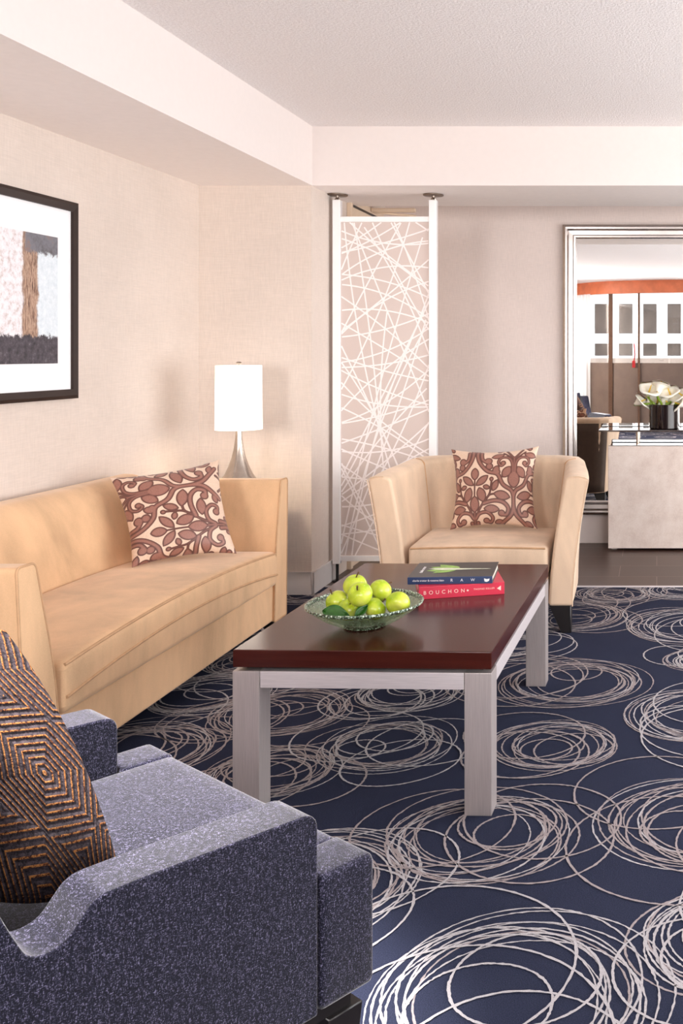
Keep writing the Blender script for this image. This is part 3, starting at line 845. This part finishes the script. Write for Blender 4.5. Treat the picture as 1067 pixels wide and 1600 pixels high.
for k in range(24):                                    # steep bowed lines
    z = Z0 + (Z1 - Z0) * (k + random.uniform(.2, .8)) / 24; x = xs_[k]
    L = random.uniform(2.0, 2.8); a_ = R((62, 112, 78, 98, 70, 118)[k % 6] + random.uniform(-4, 4))
    arc_line((x - L / 2 * math.cos(a_), z - L / 2 * math.sin(a_)), (x + L / 2 * math.cos(a_), z + L / 2 * math.sin(a_)), random.uniform(-.28, .28), 40 + k)
ln.build('line_pattern', 'screen_lines', pa, smooth=False, recalc=False)

# ------------------------------------------------------------------ framed picture on the left wall
XF = XL + 0.03
py1, py0 = 4.36, 3.18; pz0, pz1 = 1.153, 2.008
pic = thing('framed_picture', 'abstract painting in a white mat and dark brown frame on the left wall', 'picture', (XL, (py0 + py1) / 2, pz0))
hy = (py1 - py0) / 2; hz = pz1 - pz0; fb = 0.041
def bar(p):                                            # mitred frame bar from 4 corners (outer a,b, inner c,d) in (y,z)
    prof_x = [0.0, 0.022, 0.03, 0.024, 0.0]
    vs = []
    for (o_, i_) in ((p[0], p[3]), (p[1], p[2])):
        for t_, xx in zip((0, 0, 0.35, 1, 1), prof_x):
            q = Vector(o_).lerp(Vector(i_), t_); vs.append((xx + 0.002, q.x, q.y))
    n = 5
    return MB().add(vs, [(i, (i + 1) % n, n + (i + 1) % n, n + i) for i in range(n)] + [tuple(range(n)), tuple(range(2 * n - 1, n - 1, -1))])
O_ = [(-hy, 0), (hy, 0), (hy, hz), (-hy, hz)]; I_ = [(-hy + fb, fb), (hy - fb, fb), (hy - fb, hz - fb), (-hy + fb, hz - fb)]
for i in range(4):
    j = (i + 1) % 4
    bar((O_[i], O_[j], I_[j], I_[i])).build('frame_bar', 'picture_black', pic, angle=20)
MB().box(0.004, 0.014, -hy + fb - 0.005, hy - fb + 0.005, fb - 0.005, hz - fb + 0.005).build('mat', 'mat_board', pic, smooth=False)
ay1, az0, az1 = 4.222, 1.307, 1.842
art = MB().box(0.0, 0.002, -0.80, 0.0, 0.0, az1 - az0).build('painting', 'abstract_paint', pic, smooth=False)
art.location = (0.0142, ay1 - (py0 + py1) / 2, az0 - pz0)

# ------------------------------------------------------------------ sofa
XB = XL + 0.03                                         # the sofa stands against the left wall
sofa = thing('sofa', 'long sand suede sofa with flared arms against the left wall', 'sofa', (-2.15, 3.75, 0))
def sp_(x, y, z): return (x + 2.15, y - 3.75, z)
def loc2(pts_): return [(y - 3.75, z) for (y, z) in pts_]
XFt = -1.775
arms = {}
far = rounded([(4.755, .10), (4.77, .752), (4.69, .752), (4.665, .62), (4.625, .42), (4.61, .10)], [0.01, .02, .02, .2, .1, .01], 6)
near = rounded([(2.80, .10), (2.752, .752), (2.835, .752), (2.87, .62), (2.925, .42), (2.965, .10)], [0.01, .02, .02, .2, .1, .01], 6)
for pr in (far, near):
    ar = MB().prism(loc2(pr), 'x', XB + 2.15, XFt + 2.15).build('arm', 'suede_sand', sofa, bevel=0.008, seg=3, angle=50)
    tp = [(XFt + 2.15 - 0.002, y, z) for (y, z) in loc2(pr)]
    MB().tube(tp, 0.004, 6, closed=True).build('piping', 'suede_piping', ar)
bk = rounded([(XB, .10), (XB, .75), (XB + .03, .788), (XB + .11, .785), (XB + .17, .735), (XB + .22, .60), (XB + .265, .42), (XB + .28, .10)], [.01, .02, .02, .03, .05, .1, .05, .01], 6)
MB().prism([(x + 2.15, z) for x, z in bk], 'y', 2.90 - 3.75, 4.64 - 3.75).build('backrest', 'suede_sand', sofa, bevel=0.01, seg=3, angle=50)
MB().box(XB + .25 + 2.15, XFt - 0.012 + 2.15, 2.95 - 3.75, 4.63 - 3.75, .10, .272).build('base', 'suede_sand', sofa, bevel=0.012, seg=3)
seat = cushion_box(XB + .25 + 2.15, XFt + 0.012 + 2.15, 2.952 - 3.75, 4.617 - 3.75, .270, .428, 0.024, 0.012, arch=.032).build('seat_cushion', 'suede_sand', sofa, angle=60)
for (z, rise) in ((.419, .036), (.322, .052)):
    MB().tube([(XFt + (0.006 if z > .4 else .0125) + 2.15, 2.965 - 3.75 + k * 0.0821, z + rise * (1 - ((k - 10) / 10) ** 2)) for k in range(21)], 0.005, 8).build('piping', 'suede_piping', seat)
for (x, y) in ((XFt - 0.05, 2.86), (XFt - 0.05, 4.69), (XB + .06, 2.86), (XB + .06, 4.69)):
    MB().frustum(sp_(x, y, 0), .018, .018, sp_(x, y, .10), .026, .026).build('leg', 'black_wood', sofa, bevel=0.003, seg=1)

def damask(su, ov, rot):
    def f(U, V):
        if rot: ix, iy = 150 + 795 * (0.02 + V * su), 80 + 720 * (ov + U * su)
        else: ix, iy = 150 + 795 * U * su, 80 + 720 * (ov + (1 - V) * su)
        return 0.5 + np.clip(scroll_field(ix, iy), -60, 60) / 250.0
    return f
# sofa pillow: stands on the seat, leaning into the corner
p_bl, p_br = px(206, 887, z=.467), px(370, 865, z=.467)
p_tl, p_tr = px(172, 747, Y=4.235), px(342, 718, Y=4.545)
cen = (p_bl + p_br) / 2
o = pillow('scatter_pillow', [p - cen for p in (p_bl, p_br, p_tr, p_tl)], 0.075, 'damask', 'scroll', damask(1.0, 0.1, True), n=190, pinch=0.06, loc=cen, backf=.3)
tag(o, 'brown and cream scroll damask pillow in the far corner of the sofa', 'pillow')

# ------------------------------------------------------------------ table lamp on a side table behind the sofa arm
stb = thing('side_table', 'small dark side table hidden between the sofa arm and the pier, carrying the lamp', 'side table', (-2.2, 5.16, 0))
MB().box(-.25, .17, -.3, .3, .57, .60).build('table_top', 'espresso_wood', stb, bevel=0.004, seg=2)
for (x, y) in ((-.22, -.27), (.14, -.27), (.14, .27), (-.22, .27)):
    MB().box(x - .02, x + .02, y - .02, y + .02, 0, .57).build('leg', 'black_wood', stb, bevel=0.003, seg=1)
YLp = 5.15
lp = thing('table_lamp', 'lit table lamp with white drum shade and flared nickel base', 'lamp', ((373 - CX) / F * YLp, YLp, .60))
zz = lambda y: EYE - (y - CY) / F * YLp - .60
prof = [(0, 0), (.112, 0), (.114, .008), (.105, .03), (.085, zz(748)), (.068, zz(740)), (.05, zz(728)), (.034, zz(714)), (.024, zz(700)), (.018, zz(686)), (.0155, zz(674)), (.0155, zz(666)), (0, zz(666))]
MB().lathe(prof, n=48).build('lamp_base', 'satin_nickel', lp, angle=60)
zb_, zt_ = zz(671), zz(571)
MB().lathe([(.1155, zb_), (.1125, zt_), (.1095, zt_), (.1125, zb_), (.1155, zb_)], n=56).build('lamp_shade', 'shade_linen', lp, angle=50)
MB().lathe([(0, zt_ - .012), (.11, zt_ - .012), (.11, zt_ - .009), (0, zt_ - .009)], n=40).build('shade_diffuser', 'shade_linen', lp)
fn = MB().lathe([(.004, zt_ - .01), (.004, zt_ + .004), (.013, zt_ + .006), (.015, zt_ + .012), (.011, zt_ + .019), (0, zt_ + .021)], n=20)
fn.build('finial', 'satin_nickel', lp)
pl = bpy.data.lights.new('lamp_bulb', 'POINT'); pl.energy = 4; pl.color = (1, .86, .7); pl.shadow_soft_size = .04
po = bpy.data.objects.new('lamp_bulb', pl); COL.objects.link(po); po.location = (lp.location.x, YLp, .60 + zb_ + .1)

# ------------------------------------------------------------------ tan armchair
ac = thing('armchair', 'beige suede club armchair with flared arms and black tapered legs by the screen', 'armchair', (-.862, 4.78, 0))
def shell():
    """arms and back as one flaring U; stations give bottom / top positions of the inner and outer faces"""
    st = []
    half = [  # x_in_bot, x_in_top, x_out_bot, x_out_top, y_in_bot,y_in_top, y_out_bot, y_out_top, z_top
        (.340, .418, .455, .533, 0.0, 0.0, 0.0, 0.0, .757),
        (.338, .412, .455, .530, .12, .12, .12, .12, .763),
        (.334, .400, .452, .515, .26, .26, .27, .27, .772),
        (.328, .388, .448, .495, .38, .40, .42, .43, .777),
        (.318, .376, .440, .478, .46, .50, .55, .57, .785),
        (.290, .345, .415, .450, .50, .565, .66, .68, .788),
        (.230, .280, .340, .370, .515, .60, .715, .735, .789),
        (.120, .150, .180, .190, .520, .61, .735, .755, .790),
        (0, 0, 0, 0, .520, .612, .74, .76, .790)]
    st = [(-a, -b, -c, -d, e, f, g, h, i) for (a, b, c, d, e, f, g, h, i) in half] + [(a, b, c, d, e, f, g, h, i) for (a, b, c, d, e, f, g, h, i) in half[-2::-1]]
    vs = []; NP = 0
    for (xib, xit, xob, xot, yib, yit, yob, yot, zt__) in st:
        ringp = []
        for k in range(9):
            t_ = k / 8; e = t_ ** 1.6
            ringp.append((xib + (xit - xib) * e, yib + (yit - yib) * e, .13 + (zt__ - .018 - .13) * t_))
        for k in range(1, 6):                          # rounded top
            t_ = k / 6; s = math.sin(PI * t_)
            ringp.append((xit + (xot - xit) * t_, yit + (yot - yit) * t_, zt__ - .018 + .018 * s ** .5))
        for k in range(8, -1, -1):
            t_ = k / 8; e = t_ ** 1.6
            ringp.append((xob + (xot - xob) * e, yob + (yot - yob) * e, .13 + (zt__ - .018 - .13) * t_))
        NP = len(ringp); vs += ringp
    fs = []
    for i in range(len(st) - 1):
        for k in range(NP):
            k2 = (k + 1) % NP
            fs.append((i * NP + k, i * NP + k2, (i + 1) * NP + k2, (i + 1) * NP + k))
    fs.append(tuple(range(NP))); fs.append(tuple((len(st) - 1) * NP + k for k in range(NP - 1, -1, -1)))
    return MB().add(vs, fs), vs, NP, len(st)
sh, svs, NP, NS = shell()
so = sh.build('arms_and_back', 'suede_beige', ac, bevel=0.016, seg=4, angle=55)
for i0 in (0, NS - 1):
    MB().tube([svs[i0 * NP + k] for k in range(10, NP)], 0.003, 6).build('piping', 'suede_beige', so)
for i0 in (4, NS - 5):
    MB().tube([Vector(svs[i0 * NP + k]) for k in range(3, 12)], 0.004, 6).build('seam', 'suede_piping', so)
def panel_pt(x, z):                                    # just outside the shell's outer face
    u = abs(x); k = (z - .13) / .65
    yb_ = float(np.interp(u, [0, .18, .34, .415], [.74, .735, .715, .66])); yt_ = float(np.interp(u, [0, .19, .37, .45], [.76, .755, .735, .68]))
    return yb_ + (yt_ - yb_) * k ** 1.6
pv = []; pf = []
for i in range(21):
    for j in range(9):
        z = .14 + .60 * j / 8; x = (-1 + 2 * i / 20) * (.405 + .03 * j / 8)
        pv.append((x, panel_pt(x, z) + .004, z))
for i in range(20):
    for j in range(8): pf.append((i * 9 + j, i * 9 + j + 1, (i + 1) * 9 + j + 1, (i + 1) * 9 + j))
pb = MB().add(pv, pf).build('back_panel', 'dark_upholstery', ac, recalc=False)
md = pb.modifiers.new('thickness', 'SOLIDIFY'); md.thickness = .004
pb['label'] = 'dark brown outside back panel'
MB().box(-.338, .338, .012, .55, .13, .265).build('base', 'suede_beige', ac, bevel=0.01, seg=2)
st_ = cushion_box(-.336, .336, -.005, .515, .268, .418, .022, .018).build('seat_cushion', 'suede_beige', ac, angle=60)
for z in (.409, .277):
    MB().tube([(-.325 + .65 * k / 12, -.003, z + (.006 * math.sin(PI * k / 12) if z > .3 else 0)) for k in range(13)], .0045, 8).build('piping', 'suede_piping', st_)
for (x, y) in ((-.395, .055), (.395, .055), (-.36, .62), (.36, .62)):
    dx = -.02 if x > 0 else .02
    MB().frustum((x + (.03 if x > 0 else -.03), y - (.025 if y < .3 else -.05), 0), .024, .024, (x, y, .13), .052, .045).build('leg', 'black_wood', ac, bevel=.003, seg=1)
q = [px(703, 828, Y=5.10), px(840, 827, Y=5.10), px(842, 697, Y=5.27), px(705, 702, Y=5.27)]
cen = (q[0] + q[1]) / 2
o = pillow('scatter_pillow', [p - cen for p in q], .07, 'damask', 'scroll', damask(1.0, 0.0, False), n=190, pinch=.07, loc=cen, backf=.4)
tag(o, 'brown and cream scroll damask pillow propped on the beige armchair', 'pillow')

# ------------------------------------------------------------------ coffee table
TA = R(-1.6)
ct = thing('coffee_table', 'low coffee table with glossy espresso top on brushed steel legs', 'coffee table', (-.847, 3.505, 0), TA)
TW, TL_, TZ = .765 / 2, 1.205 / 2, .479
MB().box(-TW, TW, -TL_, TL_, TZ - .052, TZ).build('table_top', 'espresso_wood', ct, bevel=.004, seg=2)
MB().box(-TW + .03, TW - .03, -TL_ + .03, TL_ - .03, TZ - .062, TZ - .052).build('spacer', 'black_wood', ct, smooth=False)
for sx in (-1, 1):
    for sy in (-1, 1):
        x, y = sx * (TW - .04), sy * (TL_ - .04)
        MB().box(x - .04, x + .04, y - .04, y + .04, 0, TZ - .062).build('leg', 'brushed_steel', ct, bevel=.002, seg=2)
for sy in (-1, 1):
    MB().box(-TW + .081, TW - .081, sy * (TL_ - .021) - .019, sy * (TL_ - .021) + .019, TZ - .112, TZ - .063).build('apron', 'brushed_steel_rail', ct, bevel=.002, seg=2)
for sx in (-1, 1):
    MB().box(sx * (TW - .021) - .019, sx * (TW - .021) + .019, -TL_ + .081, TL_ - .081, TZ - .112, TZ - .063).build('apron', 'brushed_steel_rail', ct, bevel=.002, seg=2)

# fruit bowl with apples
bc = px(570, 944, z=TZ + .07)
bw = thing('fruit_bowl', 'shallow textured glass bowl of green apples on the coffee table', 'bowl', (bc.x, bc.y, TZ))
prof = [(0, .004), (.05, .002), (.055, 0), (.06, .003), (.09, .014), (.125, .032), (.155, .052), (.178, .070), (.182, .074), (.181, .078), (.174, .075), (.15, .058), (.12, .039), (.085, .022), (.05, .012), (0, .011)]
MB().lathe(prof, n=72).build('bowl_body', 'clear_glass', bw, angle=70)
MB().lathe([(.172, .0675), (.1795, .0700), (.1835, .0735), (.1838, .0775), (.181, .0798), (.1765, .0785), (.172, .0738), (.172, .0675)], n=96).build('rim', 'rim_glass', bw, angle=70)
MB().lathe([(.04, .0005), (.058, -.0000), (.066, .004), (.058, .0075), (.04, .006), (.04, .0005)], n=64).build('foot_ring', 'rim_glass', bw, angle=70)
def apple_mesh(r):
    pr = []
    for k in range(25):
        a = PI * k / 24
        rr = r * math.sin(a) * (1 + .08 * math.cos(a))
        z = -r * .92 * math.cos(a)
        z -= r * .30 * math.exp(-(rr / (r * .30)) ** 2) * (1 if a > PI / 2 else -.55)
        pr.append((max(rr, 0), z))
    return MB().lathe(pr, n=36)
am = apple_mesh(.0362).build('skin', 'apple_skin', None, angle=80)
stem_o = MB().tube([(0, 0, .020), (.003, 0, .031), (.008, 0, .042)], [.002, .002, .0028], 8).build('stem', 'apple_stem', None)
AP = [  # photo pixel, height of centre above table, tilt
    (545, 952, .058, (.5, .3, 0), 1.0, 'green apple at the lower left of the bowl, right behind the dark leaf'),
    (526, 939, .072, (-.4, -.5, 1), 1.0, 'yellow green apple at the left back of the bowl, under the top apple'),
    (586, 951, .058, (.9, .1, 2), 1.0, 'green apple at the front centre of the bowl beside a narrow leaf'),
    (622, 942, .076, (1.2, .4, 3), 1.04, 'pale yellow green apple at the right end of the bowl'),
    (595, 922, .100, (.2, .9, 1), 1.0, 'bright green apple at the upper right of the pile behind the pale one'),
    (562, 928, .115, (.8, -.2, 0), 1.06, 'large green apple at the front top of the pile'),
    (555, 914, .121, (.1, .1, 0), 1.04, 'green apple at the very top of the pile, behind the large one')]
first = True
for (x, y, h, rt, sc, lab) in AP:
    p = px(x, y, z=TZ + h + .006)
    th = thing('green_apple', lab, 'apple', p, 0, 'green apples in the bowl')
    if first: a1, s1 = am, stem_o; first = False
    else: a1, s1 = am.copy(), stem_o.copy(); COL.objects.link(a1); COL.objects.link(s1)
    a1.parent = th; s1.parent = th
    th.rotation_euler = rt; th.scale = (sc, sc, sc)
def leaf(name, p, L, W, rz, tilt, label):
    mb = MB(); vs = []; fs = []
    n = 14
    for i in range(n + 1):
        t_ = i / n; w_ = W * math.sin(PI * t_ ** .85) + .0004
        for s in (-1, -.5, 0, .5, 1):
            vs.append((L * (t_ - .5), w_ * s, .01 * abs(s) - .03 * L * 10 * (t_ - .5) ** 2))
    for i in range(n):
        for k in range(4): fs.append((i * 5 + k, i * 5 + k + 1, (i + 1) * 5 + k + 1, (i + 1) * 5 + k))
    o = mb.add(vs, fs).build(name, 'leaf_green', None, angle=80)
    o.location = p; o.rotation_euler = (tilt[0], tilt[1], rz)
    md = o.modifiers.new('thickness', 'SOLIDIFY'); md.thickness = .0015
    return tag(o, label, 'leaf', 'leaves in the fruit bowl')
leaf('apple_leaf', px(528, 957, z=TZ + .070) + Vector((0, -.022, .004)), .085, .022, R(-8), (R(50), R(6), 0), 'dark green leaf at the left front of the fruit bowl')
leaf('apple_leaf', px(566, 954, z=TZ + .066) + Vector((0, -.012, 0)), .055, .014, R(50), (R(50), R(-30), 0), 'narrow green leaf tucked between the two front apples')

# books
def book(name, a, b, depth, z0, th, cover, spine_mat, label, over=.004):
    """a,b: left and right ends of the spine foot; the block runs back from the spine"""
    a, b = Vector(a), Vector(b); L = (b - a).length; ang = math.atan2(b.y - a.y, b.x - a.x)
    bk_ = thing(name, label, 'book', (a.x, a.y, z0), ang)
    MB().box(0, L, 0, depth, 0, .003).box(0, L, 0, depth, th - .003, th).build('cover', cover, bk_, bevel=.0008, seg=1)
    MB().box(0, L, -.002, .003, 0, th).build('spine', spine_mat, bk_, bevel=.0015, seg=2)
    MB().box(over, L - over, .003, depth - over, .003, th - .003).build('pages', 'book_pages', bk_, smooth=False)
    return bk_, L
zb0 = TZ
ra, rb = px(654, 937, z=TZ), px(788, 928, z=TZ)
rbk, RL = book('hardcover_book', ra, rb, .235, TZ, .044, 'book_red', 'book_red', 'red hardcover cookbook with white spine letters, under the black book')
Ms = lambda x, z: Matrix.Translation((x, -.0023, z)) @ Matrix.Rotation(PI / 2, 4, 'X')
text_mesh('spine_title', 'BOUCHON', .0185, 'print_cream', rbk, Ms(.016, .022), 1.9)
text_mesh('spine_author', 'THOMAS KELLER', .0085, 'print_cream', rbk, Ms(.192, .024), 1.2)
MB().add([(x, -.0022, z) for x, z in [(.171 + .005 * math.cos(PI / 2 + 2 * PI * k / 10) * (1 if k % 2 == 0 else .45), .022 + .005 * math.sin(PI / 2 + 2 * PI * k / 10) * (1 if k % 2 == 0 else .45)) for k in range(10)]], [tuple(range(10))]).build('spine_star', 'print_cream', rbk, smooth=False)
MB().add([(RL - .013, -.0022, .014), (RL - .013, -.0022, .032), (RL - .027, -.0022, .022)], [(0, 1, 2)]).build('spine_emblem', 'print_cream', rbk, smooth=False)
z2 = TZ + .0442
ba, bb_ = px(636, 914, z=z2), px(769, 912, z=z2)
ba, bb_ = Vector((ba.x, ba.y + .005, 0)), Vector((bb_.x, bb_.y + .005, 0))
bbk, BL = book('hardcover_book', ba, bb_, .245, z2, .026, 'book_black', 'book_navy', 'black hardcover book with a green leek on its cover, on top of the red book')
text_mesh('spine_author', 'charlie trotter & roxanne klein', .0095, 'print_white', bbk, Ms(.018, .0135), .95)
text_mesh('spine_title', 'R   A   W', .0145, 'print_white', bbk, Ms(.152, .0135), 1.5)
MB().add([(x, -.0022, z) for x, z in ((BL - .028, .008), (BL - .02, .006), (BL - .012, .010), (BL - .010, .018), (BL - .02, .016), (BL - .03, .019))], [(0, 1, 2, 3, 4, 5)]).build('spine_emblem', 'print_white', bbk, smooth=False)
T_ = .0262
Mc = Matrix.Translation((.034, .07, T_)) @ Matrix.Rotation(PI / 2, 4, 'Z')
text_mesh('cover_title', 'charlie trotter', .018, 'print_white', bbk, Mc, 1.0)
def cover_leaf(x0_, y0_, x1_, y1_, w_, k):
    a, b = Vector((x0_, y0_)), Vector((x1_, y1_)); d = b - a; nn = Vector((-d.y, d.x)).normalized()
    vs = []
    for i in range(13):
        t_ = i / 12; vs.append(a + d * t_ + nn * w_ * math.sin(PI * t_ ** .8))
    for i in range(11, 0, -1):
        t_ = i / 12; vs.append(a + d * t_ - nn * w_ * math.sin(PI * t_ ** .8))
    return MB().add([(v.x, v.y, T_ + .0001 * k) for v in vs], [tuple(range(len(vs)))])
for k, (e, w_) in enumerate((((.050, .10), .024), ((.056, .165), .026), ((.085, .205), .026), ((.078, .062), .024), ((.125, .19), .02), ((.052, .134), .018))):
    cover_leaf(.158, .125, e[0], e[1], w_, k + 1).build('leek_leaf', 'print_leaf' if k != 5 else 'print_stalk', bbk, smooth=False)
MB().add([(.135, .108, T_ + .0008), (.2, .116, T_ + .0008), (.272, .119, T_ + .0008), (.285, .122, T_ + .0008), (.272, .127, T_ + .0008), (.2, .132, T_ + .0008), (.135, .142, T_ + .0008)], [(0, 1, 2, 3, 4, 5, 6)]).build('leek_stalk', 'print_stalk', bbk, smooth=False)

# ------------------------------------------------------------------ blue tweed chair in the foreground
HD = R(37.4)
lc = thing('lounge_chair', 'navy tweed lounge chair with low scooped arms in the foreground', 'armchair', (-.893, 1.911, 0), -HD)
W2 = .41
armp = rounded([(0, .24), (0, .582), (-.28, .592), (-.352, .592), (-.392, .543), (-.435, .543), (-.472, .62), (-.53, .80), (-.60, .80), (-.60, .24)],
               [.005, .03, .05, .02, .02, .02, .05, .03, .02, .005], 6)
for (xa, xb) in ((W2 - .098, W2), (-W2, -W2 + .098)):
    MB().prism(armp, 'x', xa, xb).build('arm', 'tweed_navy', lc, bevel=.012, seg=4, angle=50)
bkp = rounded([(-.55, .30), (-.565, .84), (-.61, .84), (-.61, .24), (-.55, .24)], [.03, .03, .03, .01, .01], 5)
MB().prism(bkp, 'x', -W2 + .099, W2 - .099).build('backrest', 'tweed_navy', lc, bevel=.015, seg=3, angle=50)
cushion_box(-W2 + .1, W2 - .1, -.46, .1145, .24, .466, .016, .006, 20, 20).build('seat', 'tweed_navy', lc, angle=60)
for (xa, xb) in ((W2 - .112, W2), (-W2, -W2 + .112)):
    cushion_box(xa, xb, .004, .115, .24, .468, .012, .001, 6, 6).build('seat_corner', 'tweed_navy', lc, angle=60)
MB().box(-W2 + .03, W2 - .03, -.58, .085, .205, .24).build('base_rail', 'black_wood', lc, smooth=False)
for (x, y) in ((W2 - .055, .07), (-W2 + .055, .07), (W2 - .055, -.56), (-W2 + .055, -.56)):
    MB().frustum((x, y, 0), .02, .02, (x, y, .205), .035, .035).build('leg', 'black_wood', lc, bevel=.003, seg=1)
q = [px(-60, 1400, Y=1.475), px(186, 1356, Y=1.60), px(8, 985, Y=1.64), px(-330, 1020, Y=1.465)]
cen = (q[0] + q[1]) / 2
o = pillow('scatter_pillow', [p - cen for p in q], .10, 'diamond_knit', 'stripe', lambda U, V: knit_field(U * 1.0, V * 1.0), n=260, pinch=-.09, loc=cen)
tag(o, 'rust and charcoal striped knit pillow on the navy tweed chair', 'pillow')
